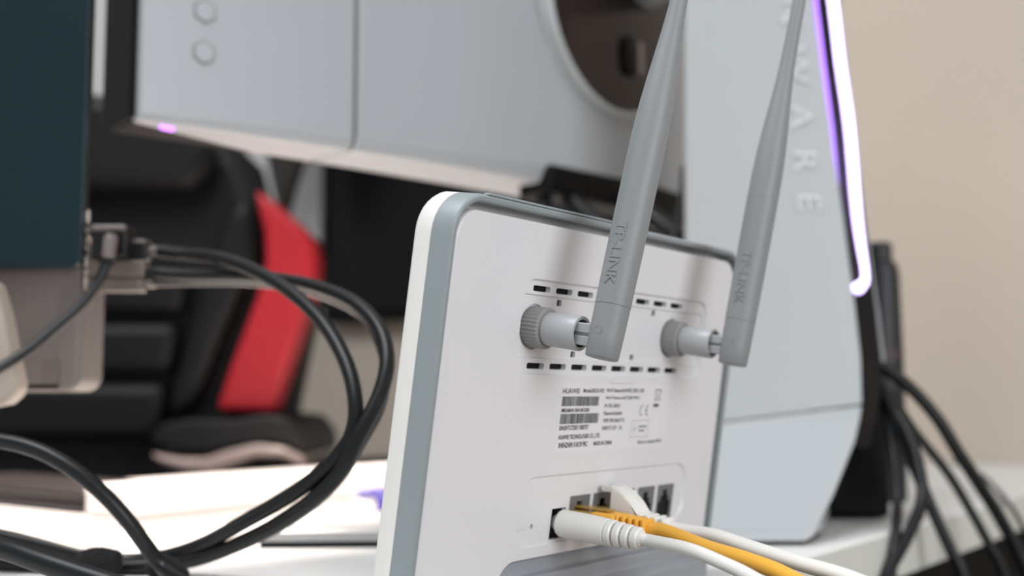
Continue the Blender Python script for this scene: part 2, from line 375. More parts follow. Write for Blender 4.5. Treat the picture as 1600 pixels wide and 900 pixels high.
# antennas: part of the router, each with collar, sleeve, hinge and raised lettering
def antenna(x0, lean, word):
    O = Vector((x0, -29.3, -37.3)); ax = Vector((math.sin(lean), 0, math.cos(lean)))
    side = Vector((math.cos(lean), 0, -math.sin(lean)))
    prof = [(-7.6, 5.2), (-7.5, 5.6), (-6.9, 5.9), (0, 6.1), (10.6, 6.25), (10.7, 6.12), (11.0, 6.12), (11.1, 6.3), (30, 6.45), (62, 6.5), (74, 6.4), (84, 6.05), (94, 5.35), (104, 4.5), (114, 3.7), (122, 3.25), (134, 2.95), (160, 2.75), (178, 2.6), (180.5, 2.0), (181, .6)]
    a = rpart(MB().lathe(prof, O, ax, 40), 'antenna', 'ant', angle=30)
    kn = MB(); seg = 64; loops = []
    for y, r in ((2.8, 7.0), (2.4, 7.3), (-4.4, 7.3), (-4.9, 6.9)):
        loops.append([(x0 + (r + (.22 if j % 2 else -.1)) * math.cos(2 * math.pi * j / seg), y, -37.3 + (r + (.22 if j % 2 else -.1)) * math.sin(2 * math.pi * j / seg)) for j in range(seg)])
    rpart(kn.loft(loops), 'knurled_collar', 'knurl', a, smooth=False)
    rpart(MB().lathe([(0, 5.4), (.8, 5.9), (1.6, 6.1), (14.0, 6.3), (14.6, 6.0), (14.6, 5.0), (11, 4.9)], (x0, -4.6, -37.3), (0, -1, 0), 40), 'sleeve', 'antsleeve', a, angle=30)
    rpart(MB().box((x0 - 3.2, -24.5, -41.2), (x0 + 3.2, -15.5, -37.9)).box((x0 - 3.2, -24.5, -36.9), (x0 + 3.2, -15.5, -33.4)).box((x0 - 2.4, -24.5, -38), (x0 + 2.4, -17.5, -36.8)), 'hinge', 'antsleeve', a, bevel=.4)
    # hinge pin mark facing the viewer's left
    ang = math.radians(205)
    def surf(phi, h, r): return O + ax * h + (side * math.cos(phi) + Vector((0, 1, 0)) * math.sin(phi)) * r
    pm = MB(); pc = surf(math.radians(181), 1.5, 6.05); pn = (pc - O - ax * 1.5).normalized()
    pm.lathe([(-.3, 1.5), (.14, 1.5), (.14, 1.2), (-.02, 1.15), (-.02, .05)], pc, pn, 20); rpart(pm, 'hinge_pin', 'ant', a)
    # lettering wrapped round the shaft, read downwards
    v2, f2 = text_geo(word, .0, 1.0)
    bm = bmesh.new(); vv = [bm.verts.new((x, y, 0)) for x, y in v2]
    for f in f2:
        try: bm.faces.new([vv[i] for i in f])
        except ValueError: pass
    for k in range(1, 8): bmesh.ops.bisect_plane(bm, geom=bm.verts[:] + bm.edges[:] + bm.faces[:], plane_co=(0, k / 8, 0), plane_no=(0, 1, 0))
    bm.verts.index_update(); pts = [tuple(v.co) for v in bm.verts]; fcs = [tuple(v.index for v in f.verts) for f in bm.faces]
    eds = [e for e in bm.edges if len(e.link_faces) == 1]; rim = [tuple(v.index for v in e.verts) for e in eds]; bm.free()
    h0, h1 = 40.0, 17.5; phc, hw = math.radians(184), 1.9 / 6.4
    def wp(x, y, r): return surf(phc + (y - .5) * 2 * hw, h0 + (h1 - h0) * x, r)
    n = len(pts); lm = MB(); lm.add([wp(x, y, 6.68) for x, y, _ in pts] + [wp(x, y, 6.3) for x, y, _ in pts], fcs + [(i, j, j + n, i + n) for i, j in rim])
    rpart(lm, 'raised_lettering', 'ant', a, smooth=False)
    return a
antenna(51.4, 0.175, 'TP-LINK'); antenna(153.3, 0.14, 'TP-LINK')

# ------------------------------------------------------------------ cords plugged into the router
OUT = NN
def cord_thing(name, label, cat, loc, group=None): t = thing(name, label, cat, loc, group); return t, Ctx(t)
# power cord
q0 = RL(81.4, 0, -110.6); dirp = (NN + Vector((0, 0, .05))).normalized()
t, C = cord_thing('router_power_cable', 'white round power plug and cord nearest the viewer, in the black socket', 'cord', q0)
C.part(MB().lathe([(-.002, .0026), (.0005, .0026), (.0005, .0046), (.0015, .0052), (.012, .0053), (.017, .0052), (.0215, .0050), (.022, .004)], q0, dirp, 32), 'plug', 'cordw', angle=30)
rb_ = MB(); x = .0218
for k in range(4):
    r = .0049 - k * .00025; rb_.lathe([(x, r - .0006), (x + .0005, r), (x + .0025, r), (x + .003, r - .0006)], q0, dirp, 24); x += .0036
rb_.lathe([(.020, .0032), (x, .0030)], q0, dirp, 20)
C.part(rb_, 'strain_relief', 'cordw', angle=30)
pe = q0 + dirp * (x - .001)
C.part(MB().tube(spline([pe, pe + dirp * .006, P(1075, 858, .402), P(1125, 878, .390), P(1178, 904, .376), P(1260, 960, .345), P(1330, 1060, .33), P(1360, 1300, .325)]), .0023, 14), 'cord', 'cordw')
# yellow network cord
q0 = RL(95.5, 0, -110.2); d2 = (NN + E * .02 + Vector((0, 0, .08))).normalized(); up2 = (ZU - d2 * ZU.dot(d2)).normalized(); sd = d2.cross(up2)
def obox(mb, o, d, u, s, l0, l1, w_, h_, z0=0.0):
    pts = [o + d * l + s * a_ * w_ / 2 + u * (z0 + b_ * h_ / 2) for l in (l0, l1) for a_, b_ in ((-1, -1), (1, -1), (1, 1), (-1, 1))]
    return mb.add(pts, [(3, 2, 1, 0), (4, 5, 6, 7), (0, 1, 5, 4), (1, 2, 6, 5), (2, 3, 7, 6), (3, 0, 4, 7)])
t, C = cord_thing('network_cord', 'yellow network cord with ribbed boot plugged in beside the power cord', 'cord', q0)
C.part(obox(MB(), q0, d2, up2, sd, -.005, .008, .0115, .0075), 'connector', 'clear', bevel=.0004)
C.part(obox(MB(), q0, d2, up2, sd, .0075, .0185, .0118, .0082), 'boot', 'cordy', bevel=.0015)
C.part(obox(MB(), q0, d2, up2, sd, -.003, .014, .006, .0008, .0048), 'latch', 'clear', bevel=.0002)
m_ = MB(); x = .0180
for k in range(5): obox(m_, q0, d2, up2, sd, x, x + .0019, .0102 - .0003 * k, .0082 - .0002 * k); x += .0027
C.part(m_, 'strain_relief', 'cordy', bevel=.0009); 
m_ = MB().lathe([(.02, .003), (x, .0029)], q0, d2, 16); C.part(m_, 'strain_core', 'cordy')
pe = q0 + d2 * (x - .002)
C.part(MB().tube(spline([pe, pe + d2 * .008, P(1105, 856, .420), P(1170, 876, .402), P(1235, 903, .385), P(1330, 965, .360), P(1400, 1080, .345), P(1430, 1300, .34)]), .0028, 14), 'cord', 'cordy')
# white flat network cord
q0 = RL(112.4, 0, -110.5); d2 = (NN + E * .02 + Vector((0, 0, .05))).normalized(); up2 = (ZU - d2 * ZU.dot(d2)).normalized(); sd = d2.cross(up2)
t, C = cord_thing('network_cord', 'white flat network cord with an arched latch hood, right of the yellow one', 'cord', q0)
C.part(obox(MB(), q0, d2, up2, sd, -.005, .008, .0115, .0075), 'connector', 'clear', bevel=.0004)
C.part(obox(MB(), q0, d2, up2, sd, .0075, .0185, .0118, .0085), 'boot', 'cordw', bevel=.0012)
hood = MB()
hp = [(.002, .0122), (.0065, .0122), (.011, .0104), (.0152, .0070), (.0185, .0030)]
for s_ in (-1, 1):
    loops = [[q0 + d2 * l + up2 * (h + dh) + sd * s_ * ww for dh, ww in ((-.0012, .0028), (-.0012, .0056), (.0006, .0056), (.0006, .0028))] for l, h in hp]
    hood.loft(loops)
hood.loft([[q0 + d2 * l + up2 * (h + dh) + sd * ww for dh, ww in ((-.0012, -.0056), (-.0012, .0056), (.0006, .0056), (.0006, -.0056))] for l, h in ((.0025, .0118), (.0068, .0119))])
hood.loft([[q0 + d2 * l + up2 * (h - dh) + sd * ww for dh, ww in ((0, -.0028), (0, .0028), (.0008, .0028), (.0008, -.0028))] for l, h in hp])
for s_ in (-1, 1):   # cheeks of the hood
    hood.loft([[q0 + d2 * l + up2 * hh + sd * s_ * ww for hh, ww in ((.0040, .0050), (.0040, .0058), (h, .0058), (h, .0050))] for l, h in hp[1:]])
C.part(hood, 'latch_hood', 'cordw', angle=30)
m_ = MB(); x = .0178
for k in range(4): obox(m_, q0, d2, up2, sd, x, x + .0023, .0104 - .0004 * k, .0086 - .0004 * k); x += .0033
C.part(m_, 'strain_relief', 'cordw', bevel=.0009); C.part(MB().lathe([(.02, .003), (x, .0028)], q0, d2, 16), 'strain_core', 'cordw')
pe = q0 + d2 * (x - .002)
C.part(MB().tube(spline([pe, pe + d2 * .010, P(1120, 838, .440), P(1180, 858, .423), P(1250, 880, .405), P(1340, 908, .385), P(1440, 960, .365), P(1500, 1080, .35), P(1520, 1300, .345)]), .0034, 14, flat=.78), 'cord', 'cordw')

# ------------------------------------------------------------------ large monitor, seen from behind
MD = 0.627                                                             # distance of its near end
Lb = P(205, 190, MD); zbot = Lb.z
ch = math.radians(44.6); Rm = 1.9; hwid = 0.406; half = math.asin(hwid / 2 / Rm) # angle to chord mid
ct = ch + half                                                        # tangent at the middle
Tm = Vector((math.cos(ct), math.sin(ct), 0)); Nm = Vector((Tm.y, -Tm.x, 0))
Cm = Lb + Vector((math.cos(ch), math.sin(ch), 0)) * hwid; Cm.z = 0
Oc = Cm - Nm * Rm                                                     # the centre of curvature lies on the user's side
def ms(s, out, z):  # s metres along the curved back from the middle, out towards the viewer
    a = s / Rm; d = Nm * math.cos(a) + Tm * math.sin(a); p = Oc + d * (Rm + out); return Vector((p.x, p.y, z))
monitor = thing('computer_monitor', 'large pale grey monitor with a light-strip stand, seen from behind', 'monitor', (Cm.x, Cm.y, DESK_Z))
C = Ctx(monitor)
ztop = zbot + 0.36
def bulge(s): return 0.007 + 0.026 * max(0, 1 - abs(s) / hwid)
def inner(s): return -.003 - .031 * min(1, (1 - abs(s) / hwid) / .22)
def find(px, py, add=0.0):
    return min(((P(px, py, MD + .002 * k) - ms(-hwid + .002 * j, bulge(-hwid + .002 * j) + add, P(px, py, MD + .002 * k).z)).length, -hwid + .002 * j, P(px, py, MD + .002 * k).z) for k in range(200) for j in range(260))[1:]
seamS = find(560, 120)[0]
def shell(sa, sb, n=14, tend=True):
    loops = []
    for i in range(n + 1):
        s = sa + (sb - sa) * i / n; o = bulge(s); c = 0.004 + 0.0105 * (1 - abs(s) / hwid)
        loops.append([ms(s, inner(s), zbot), ms(s, o - .55 * c, zbot), ms(s, o, zbot + c), ms(s, o, ztop - c), ms(s, o - .55 * c, ztop), ms(s, inner(s), ztop)])
    return MB().loft(loops)
sh = C.part(shell(-hwid, seamS - .0012), 'back_shell', 'mon', bevel=.002, angle=25)
C.part(shell(seamS + .0012, hwid, 20), 'back_shell', 'mon', bevel=.002, angle=25)
m_ = MB()
m_.loft([[ms(s, -.004, zbot + .004), ms(s, bulge(s) - .0025, zbot + .016), ms(s, bulge(s) - .0025, ztop - .016), ms(s, -.004, ztop - .004)] for s in (seamS - .006, seamS + .006)])
C.part(m_, 'seam_filler', 'seamg', smooth=False)
# black screen housing in front
C.part(MB().loft([[ms(s, inner(s) - .0005, zbot + .0006), ms(s, inner(s) - .0005, ztop - .0006), ms(s, -.038, ztop - .001), ms(s, -.042, ztop - .006), ms(s, -.042, zbot + .006), ms(s, -.038, zbot + .001)] for s in [-hwid + .0 + (2 * hwid) * i / 24 for i in range(25)]]), 'screen_housing', 'black', bevel=.004)
for sg in (-1, 1):
    C.part(MB().loft([[ms(s, .004, zbot + .002), ms(s, .004, ztop - .002), ms(s, -.036, ztop - .002), ms(s, -.041, ztop - .006), ms(s, -.041, zbot + .008), ms(s, -.034, zbot + .001)] for s in (sg * (hwid + .0002), sg * (hwid + .003))]), 'side_bezel', 'black', bevel=.001)
# hexagonal buttons
for (px, py) in ((318, 18), (317, 82)):
    s0, z0 = find(px, py)
    def hexl(r, out): return [ms(s0 + r * math.cos(math.radians(90 + 60 * k)), bulge(s0 + r * math.cos(math.radians(90 + 60 * k))) + out, z0 + r * math.sin(math.radians(90 + 60 * k))) for k in range(6)]
    bt = C.part(MB().loft([hexl(.0064, -.001), hexl(.0064, .0008), hexl(.0060, .0011)]), 'button', 'mon', smooth=False)
    C.part(MB().loft([hexl(.0072, -.001), hexl(.0072, .0004), hexl(.0064, .0004)]), 'button_gap', 'seamg', bt, smooth=False)
# round recess with its ring and dark glossy disc
sD, zc = find(960, 8); RD = 0.083; ob = bulge(sD)
Cd = ms(sD, 0, 0); aD = sD / Rm; Td = Tm * math.cos(aD) - Nm * math.sin(aD); Nd = Nm * math.cos(aD) + Tm * math.sin(aD)
def circ(r, out, n=48, sc=0): return [Cd + Td * (r * math.cos(2 * math.pi * k / n)) + Nd * out + Vector((0, 0, zc + r * math.sin(2 * math.pi * k / n))) for k in range(n)]
C.part(MB().loft([circ(RD - .001, ob - .003), circ(RD - .001, ob + .004), circ(RD + .0015, ob + .0042), circ(RD + .003, ob + .003), circ(RD + .0045, ob - .006)], cap0=False, cap1=False), 'ring', 'ring', angle=25)
ds = C.part(MB().loft([circ(RD, ob - .004), circ(RD, ob + .0015), circ(RD * .97, ob + .0022)]), 'mount_disc', 'gloss', angle=25)
def pill(cx, cz, w_, h_, o0, o1, n=10):
    def l(o, g=0):
        out = []
        for k in range(n + 1): a_ = math.pi * k / n; out.append((cx + (w_ - g) * math.cos(a_), cz + h_ - w_ + (w_ - g) * math.sin(a_)))
        for k in range(n + 1): a_ = math.pi + math.pi * k / n; out.append((cx + (w_ - g) * math.cos(a_), cz - h_ + w_ + (w_ - g) * math.sin(a_)))
        return [Cd + Td * x + Nd * o + Vector((0, 0, z)) for x, z in out]
    return MB().loft([l(o0), l(o1), l(o1 + .0008, .0012)])
C.part(pill(.014, zc - .037, .010, .016, ob + .001, ob + .005), 'release_catch', 'black', ds)
C.part(pill(.026, zc - .037, .0035, .013, ob + .001, ob + .006), 'slot_lit_side', 'trimg', ds)  # pale pinkish pill put in for the slot's lit side
# power light under the near corner
pp = ms(-hwid + .019, .001, zbot)
C.part(MB().tube([pp - Tm * .004 + Vector((0, 0, -.0008)), pp + Vector((0, 0, -.0008)), pp + Tm * .004 + Vector((0, 0, -.0008))], .0014, 10), 'power_light', 'ledm')
# input bay under the middle
C.part(MB().loft([[ms(s, -.002, zbot - .010), ms(s, .028, zbot - .008), ms(s, bulge(s) + .003, zbot + .014), ms(s, -.002, zbot + .006)] for s in (-.115, .0, .1, .25)]), 'input_bay', 'black', bevel=.004)

# stand: V-shaped foot plate, side panel, spine with light strip
SB = 0.0
foot = [PD(395, 857), PD(1262, 851), PD(1285, 838), PD(1300, 800), Vector((.20, .86, 0)), Vector((.02, .90, 0)), Vector((-.085, .735, 0))]
foot = [Vector((p.x, p.y, DESK_Z)) for p in foot]
def scaled(poly, k, z): c = sum(poly, Vector()) / len(poly); return [Vector((c.x + (p.x - c.x) * k, c.y + (p.y - c.y) * k, z)) for p in poly]
stand = C.part(MB().loft([scaled(foot, 1.0, DESK_Z + .0035), scaled(foot, 1.0, DESK_Z + .0085), scaled(foot, .985, DESK_Z + .0095)]), 'stand_foot', 'stand', angle=25)
C.part(MB().loft([scaled(foot, .985, DESK_Z), scaled(foot, .985, DESK_Z + .0036)]), 'foot_shadow_pad', 'black', stand, smooth=False)  # black rubber layer, also drawn for the shadow gap under the plate
# side panel: outline rows given by height (picture row), with left edge, right edge and distance
rows = [(846, 1085, 1258, .650), (838, 1084, 1272, .654), (775, 1080, 1303, .684), (690, 1076, 1337, .719), (655, 1075, 1345, .730), (634, 1075, 1348, .733)]
lo = [(P(l, y + (34 if i == 5 else 26 if i == 4 else 8 if i == 3 else 0), Y), P(r, y, Y)) for i, (y, l, r, Y) in enumerate(rows)]
TH_ = Vector((0.0, .012, 0))
C.part(MB().loft([[a_, b_, b_ + TH_, a_ + TH_] for a_, b_ in lo]), 'side_panel_lower', 'stand', stand, bevel=.0015, angle=30)
rows2 = [(632, 1075, 1348, .7335), (560, 1074, 1346, .738), (480, 1074, 1337, .741), (350, 1073, 1320, .745), (180, 1072, 1296, .750), (0, 1071, 1271, .755), (-160, 1070, 1247, .760)]
up_ = [(P(l, y + (34 if i == 0 else 0), Y), P(r, y, Y)) for i, (y, l, r, Y) in enumerate(rows2)]
C.part(MB().loft([[a_, b_, b_ + TH_, a_ + TH_] for a_, b_ in up_]), 'side_panel', 'stand', stand, bevel=.0012, angle=30)
# spine beside the panel's outer edge, turned to the right
sp = []
for y, r, Y, wd in ((700, 1338, .722, 22), (628, 1352, .735, 22), (560, 1347, .738, 29), (480, 1338, .741, 30), (350, 1321, .745, 31), (180, 1297, .750, 34), (0, 1272, .755, 37), (-160, 1248, .760, 40)):
    a_ = P(r, y, Y + .002); b_ = P(r + wd, y, Y + .014); sp.append((a_, b_))
C.part(MB().loft([[a_, b_, b_ + Vector((-.004, .03, 0)), a_ + Vector((-.01, .03, 0))] for a_, b_ in sp]), 'spine', 'spine', stand, angle=30)
led = []
for y, c in ((430, 1347), (350, 1337), (200, 1324), (100, 1310), (0, 1298), (-160, 1275)): led.append(P(c + 3, y, .7525))
led = [P(1335, 443, .7440), P(1340, 452, .7445), P(1346, 446, .746)] + led
C.part(MB().tube(spline(led, 6), .0031, 12), 'light_strip', 'led', stand)
refl = [P(1321, 396, .7455), P(1314, 350, .7465), P(1299, 200, .7505), P(1286, 100, .753), P(1274, 0, .7555), P(1252, -160, .761)]
C.part(MB().tube(refl, .0012, 8), 'edge_reflection', 'edgeglow', stand)  # glowing tube drawn for the light strip's purple reflection on the edge
# edge of the far side panel
fe = [P(1379, 565, .772), P(1370, 490, .772), P(1361, 430, .772), P(1352, 360, .772), P(1332, 200, .775), P(1308, 0, .78), P(1290, -160, .785)]
C.part(MB().tube(fe, .0016, 8), 'far_panel_edge', 'stand', stand)
# neck joining stand and panel, above the picture
nk0 = P(1150, -110, .765); 
C.part(MB().tube([nk0, Vector((Cm.x, Cm.y, nk0.z + .01)) + Nm * .03], .022, 20), 'neck', 'stand', stand)
# vertical lettering on the side panel
v2, f2 = text_geo('ALIENWARE', 0, 2.05)
ta, tb = P(1212, -228, .7622), P(1264.5, 329, .7455)
xd = (tb - ta); capd = Vector((1, 0, 0))
C.part(MB().add([ta + xd * x + capd * ((y - .5) * .0150) + Vector((0, -.0010, 0)) for x, y in v2], f2), 'lettering', 'standline', stand, smooth=False)

# ------------------------------------------------------------------ teal all-in-one at the left
Yt = 0.60
br = P(126, 418, Yt)
tealt = thing('desktop_display', 'dark teal display panel at the left with cables in its side', 'display', (br.x - .2, Yt, DESK_Z))
C = Ctx(tealt)
x0, x1, z0, z1 = br.x - .45, br.x, br.z, br.z + .30
def rxz(x0, x1, z0, z1, r, y): return rr(x0, x1, z0, z1, r, y)
C.part(MB().loft([rxz(x0, x1, z0, z1, .006, Yt), rxz(x0, x1, z0, z1, .006, Yt + .004)]), 'back_panel', 'teal', bevel=.0006, angle=30)
zs0, zs1 = P(130, 455, Yt).z, P(130, 300, Yt).z
body_ = C.part(MB().box((x0 + .01, Yt + .0042, z0 + .002), (x1 + .0003, Yt + .0085, z1)), 'screen_body', 'plugk', bevel=.0008)
for ya, yb in ((326, 345), (359, 367), (371, 378), (381, 389), (397, 416), (420, 427), (430, 451)):
    za, zb = P(130, yb, Yt).z, P(130, ya, Yt).z
    C.part(MB().box((x1 + .0002, Yt + .0045, za), (x1 + .0016, Yt + .0078, zb)), 'port', 'silver', body_, bevel=.0004)
g1 = P(125, 612, Yt + .012); g0 = P(-150, 612, Yt + .012)
C.part(MB().loft([rxz(g0.x, g1.x + .0006, g1.z, z0 + .02, .008, Yt + .0092), rxz(g0.x, g1.x + .0006, g1.z, z0 + .02, .008, Yt + .045)]), 'lower_housing', 'greyh', bevel=.003)
hs = C.part(MB().loft([rxz(P(-60, 0, Yt).x, P(97, 0, Yt).x, P(0, 606, Yt).z, P(0, 440, Yt).z, .003, Yt + .0085), rxz(P(-60, 0, Yt).x, P(97, 0, Yt).x, P(0, 606, Yt).z, P(0, 440, Yt).z, .003, Yt + .01)]), 'housing_plate', 'greyh', bevel=.0005)
C.part(MB().box(P(64, 600, Yt + .0083), P(93, 561, Yt + .0083) + Vector((0, .001, 0))), 'vent_patch', 'plugg', hs, smooth=False)
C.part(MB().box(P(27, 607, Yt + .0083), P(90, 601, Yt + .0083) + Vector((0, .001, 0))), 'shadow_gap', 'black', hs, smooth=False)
C.part(MB().prism([P(-200, 380, .572), P(-10, 440, .572), P(4, 490, .572), P(26, 600, .572), P(22, 618, .572), P(5, 632, .572), P(-40, 640, .572), P(-200, 640, .572)], (0, .016, 0)), 'support_arm', 'armg', bevel=.003)
C.part(MB().box((x0 + .05, Yt + .005, DESK_Z + .006), (x0 + .13, Yt + .03, z0 + .05)), 'support_post', 'armg', bevel=.003)
C.part(MB().box((x0 - .02, Yt - .06, DESK_Z), (x0 + .17, Yt + .14, DESK_Z + .007)), 'support_base', 'armg', bevel=.002)

# ------------------------------------------------------------------ black cords at the left
def cable(name, label, pts, r, m='cordk', cat='cable', group=None, plugs=None, flat=1.0):
    w_ = [P(*p) if not isinstance(p, Vector) else p for p in pts]
    t = thing(name, label, cat, w_[0], group); C = Ctx(t)
    C.part(MB().tube(spline(w_, 9), r, 14, flat=flat), 'cord', m)
    if plugs: plugs(C)
    return t
def pbox(C, name, m, x0, x1, y0, y1, Y, d, bevel=.001):
    a_, b_ = P(x0, y1, Y), P(x1, y0, Y)
    return C.part(MB().box((a_.x, Y, a_.z), (b_.x, Y + d, b_.z)), name, m, bevel=bevel)
def plugs_a(C):
    pbox(C, 'plug', 'plugk', 141, 228, 376, 405, .607, .012)
    pbox(C, 'plug_shroud', 'plugg', 197, 227, 373.5, 380, .606, .013)
    m_ = MB()
    a_ = P(227, 392, .613)
    for k in range(4): m_.lathe([(0, .0030), (.0022, .0030)], a_ + Vector((.0003 + k * .0029, 0, 0)), (1, 0, 0), 16)
    m_.lathe([(0, .0024), (.0125, .0024)], a_, (1, 0, 0), 14)
    C.part(m_, 'strain_relief', 'plugg', bevel=.0005)
cable('video_cable', 'black video cable forming the inner loop, ribbed plug at the teal display', [(250, 393, .613), (300, 398, .606), (345, 404, .592), (400, 424, .57), (455, 457, .548), (505, 505, .527), (540, 565, .510), (555, 625, .50), (551, 675, .497), (526, 716, .497), (480, 756, .502), (430, 788, .512), (380, 816, .524), (320, 849, .540), (260, 869, .552), (200, 876, .557), (130, 869, .553), (60, 851, .55), (0, 837, .55), (-120, 815, .56), (-300, 800, .58)], .0034, plugs=plugs_a)
def plugs_b(C):
    pbox(C, 'plug', 'steel', 133, 226, 407, 432, .605, .010)
    pbox(C, 'sleeve', 'plugk', 226, 258, 419, 434, .606, .009)
cable('usb_cable', 'black cable forming the wide outer loop from the upper steel plug', [(240, 427, .610), (300, 430, .604), (370, 431, .592), (440, 437, .572), (500, 450, .552), (555, 474, .532), (592, 512, .516), (605, 560, .505), (594, 615, .498), (562, 678, .493), (531, 738, .494), (492, 778, .500), (440, 815, .513), (380, 846, .528), (320, 870, .540), (262, 882, .547), (200, 886, .549), (120, 888, .552), (0, 880, .56), (-200, 868, .57)], .0034, plugs=plugs_b)
def plugs_c(C):
    pbox(C, 'plug', 'steel', 133, 222, 434, 455, .606, .010)
    pbox(C, 'sleeve', 'plugg', 221, 238, 436, 448, .607, .009)
cable('usb_cable', 'brown-grey cable from the lower steel plug, running just under the outer loop', [(232, 441, .612), (300, 440, .610), (370, 440, .602), (430, 445, .590), (490, 457, .572), (540, 476, .556), (576, 502, .542), (597, 545, .527), (603, 585, .517), (592, 640, .508), (566, 688, .503), (536, 738, .503), (495, 782, .508), (440, 820, .522), (380, 850, .535), (300, 878, .548), (200, 892, .554), (60, 893, .56), (-200, 880, .58)], .0026, m='cordb', plugs=plugs_c)
def plugs_d(C):
    pbox(C, 'plug', 'plugk', 141, 198, 351, 400, .596, .016)
    pbox(C, 'plug_top', 'plugg', 140, 197, 350, 361, .595, .017, .0018)
    pbox(C, 'plug_tip', 'plugg', 132, 141, 354, 364, .600, .006, .0008)
    a_ = P(173, 372, .592); b_ = P(169, 405, .590)
    C.part(MB().tube([a_ + Vector((0, 0, .002)), a_, b_], .0036, 16, taper=[.0026, .0036, .0034]), 'elbow', 'plugg')
    C.part(MB().tube([b_, P(165, 412, .590)], .0038, 14), 'collar', 'plugk')
cable('charging_cable', 'thin black cable curving down-left from the elbow plug on the teal display', [(168, 405, .590), (163, 420, .589), (150, 447, .586), (122, 481, .580), (85, 513, .573), (45, 546, .565), (0, 575, .556), (-100, 628, .54), (-250, 700, .53)], .0026, plugs=plugs_d)
cable('monitor_cable', 'black cable arching in from the left edge down to the strap', [(-180, 700, .50), (-80, 686, .498), (0, 689, .495), (60, 704, .492), (115, 734, .49), (160, 771, .49), (198, 812, .492), (226, 850, .496), (250, 882, .500), (272, 903, .492), (315, 920, .474), (400, 926, .466), (520, 925, .468)], .0033)
cable('power_cable', 'thick black cable at the lower left corner, closest to the viewer', [(-220, 822, .47), (-100, 835, .445), (0, 856, .428), (60, 876, .42), (120, 896, .415), (190, 918, .41), (260, 938, .405), (330, 960, .40), (390, 990, .395)], .0040)
def strap(label, pts, r):
    w_ = [P(*p) for p in pts]; t = thing('cable_strap', label, 'cable tie', w_[0], 'hook and loop straps on the cables'); C = Ctx(t)
    m_ = MB(); sp_ = spline(w_, 5); n = len(sp_)
    m_.tube(sp_, r, 18, taper=[r * (.86 + .14 * math.sin(math.pi * i / (n - 1))) for i in range(n)])
    C.part(m_, 'wrap', 'velcro')
    fz = MB(); rn = random.Random(5)
    for k in range(260):
        i = rn.randrange(1, n - 1); ang = rn.uniform(0, 6.28); d = Vector((rn.uniform(-.3, .3), math.cos(ang), math.sin(ang))).normalized()
        b_ = sp_[i] + d * r * .9; q = b_ + d * r * rn.uniform(.15, .32); fz.add([b_, b_ + Vector((.0002, 0, .0001)), q], [(0, 1, 2)])
    o = C.part(fz, 'fuzz', 'velcro', smooth=False); o['kind'] = 'stuff'
strap('fuzzy black strap round the cables, left one at the lower left', [(128, 888, .535), (150, 884, .535), (183, 886, .535)], .0085)
strap('smooth black strap where the arching cable meets the bundle', [(240, 876, .505), (256, 890, .508), (282, 905, .515)], .0060)

# ------------------------------------------------------------------ cords at the right, hanging over the desk's edge
cable('power_cable', 'upper black cable fanning out furthest right from behind the stand', [(1290, 520, .80), (1345, 551, .79), (1412, 597, .785), (1462, 650, .782), (1497, 706, .782), (1530, 757, .785), (1560, 805, .788), (1590, 862, .79), (1615, 930, .79), (1640, 1100, .79)], .0044, group=None)
cable('power_cable', 'black cable second from right, slimmer, falling diagonally over the desk edge', [(1330, 560, .80), (1385, 610, .79), (1430, 675, .78), (1480, 738, .775), (1515, 795, .772), (1545, 850, .77), (1570, 905, .77), (1600, 1050, .77)], .0031)
cable('power_cable', 'black cable running straight down to the bottom edge between the others', [(1310, 560, .79), (1362, 585, .78), (1390, 632, .768), (1410, 685, .76), (1437, 750, .752), (1464, 812, .747), (1487, 862, .744), (1505, 905, .742), (1530, 1050, .74)], .0038)
cable('power_cable', 'black cable bowing right then curling back to the lower left', [(1330, 560, .80), (1385, 620, .775), (1420, 680, .755), (1437, 735, .742), (1440, 782, .732), (1420, 834, .718), (1386, 895, .702), (1350, 960, .69), (1310, 1100, .70)], .0038)
cable('power_cable', 'slim black cable hanging almost vertically beside the stand', [(1345, 590, .80), (1380, 640, .775), (1396, 710, .75), (1402, 780, .735), (1399, 840, .715), (1393, 900, .705), (1390, 1060, .70)], .0031)
cable('power_cable', 'thin grey-green cable at far right lying over the desk corner', [(1490, 722, 1.15), (1532, 742, 1.02), (1570, 780, .935), (1597, 822, .915), (1625, 890, .91), (1640, 1000, .91)], .0020)

# cables under the monitor's middle
for lab_, pts, r in (('black cable looping under the monitor, nearest its left part', [(835, 262, .85), (845, 300, .83), (862, 345, .80), (890, 385, .77), (910, 440, .74), (900, 560, .72), (880, 760, .72)], .0060),
                     ('black cable slanting under the monitor towards the stand', [(850, 268, .86), (880, 300, .84), (920, 340, .82), (965, 370, .80), (1010, 385, .79), (1060, 400, .78), (1090, 430, .77)], .0070),
                     ('upper black cable along the underside of the monitor', [(840, 270, .88), (900, 285, .88), (960, 310, .88), (1010, 335, .87), (1060, 372, .85), (1095, 400, .82)], .0080),
                     ('black cable hanging in the gap left of the stand', [(1068, 262, .84), (1066, 300, .83), (1060, 335, .82), (1052, 370, .81), (1045, 420, .80), (1040, 520, .80)], .0024)):
    cable('display_cable', lab_, pts, r)

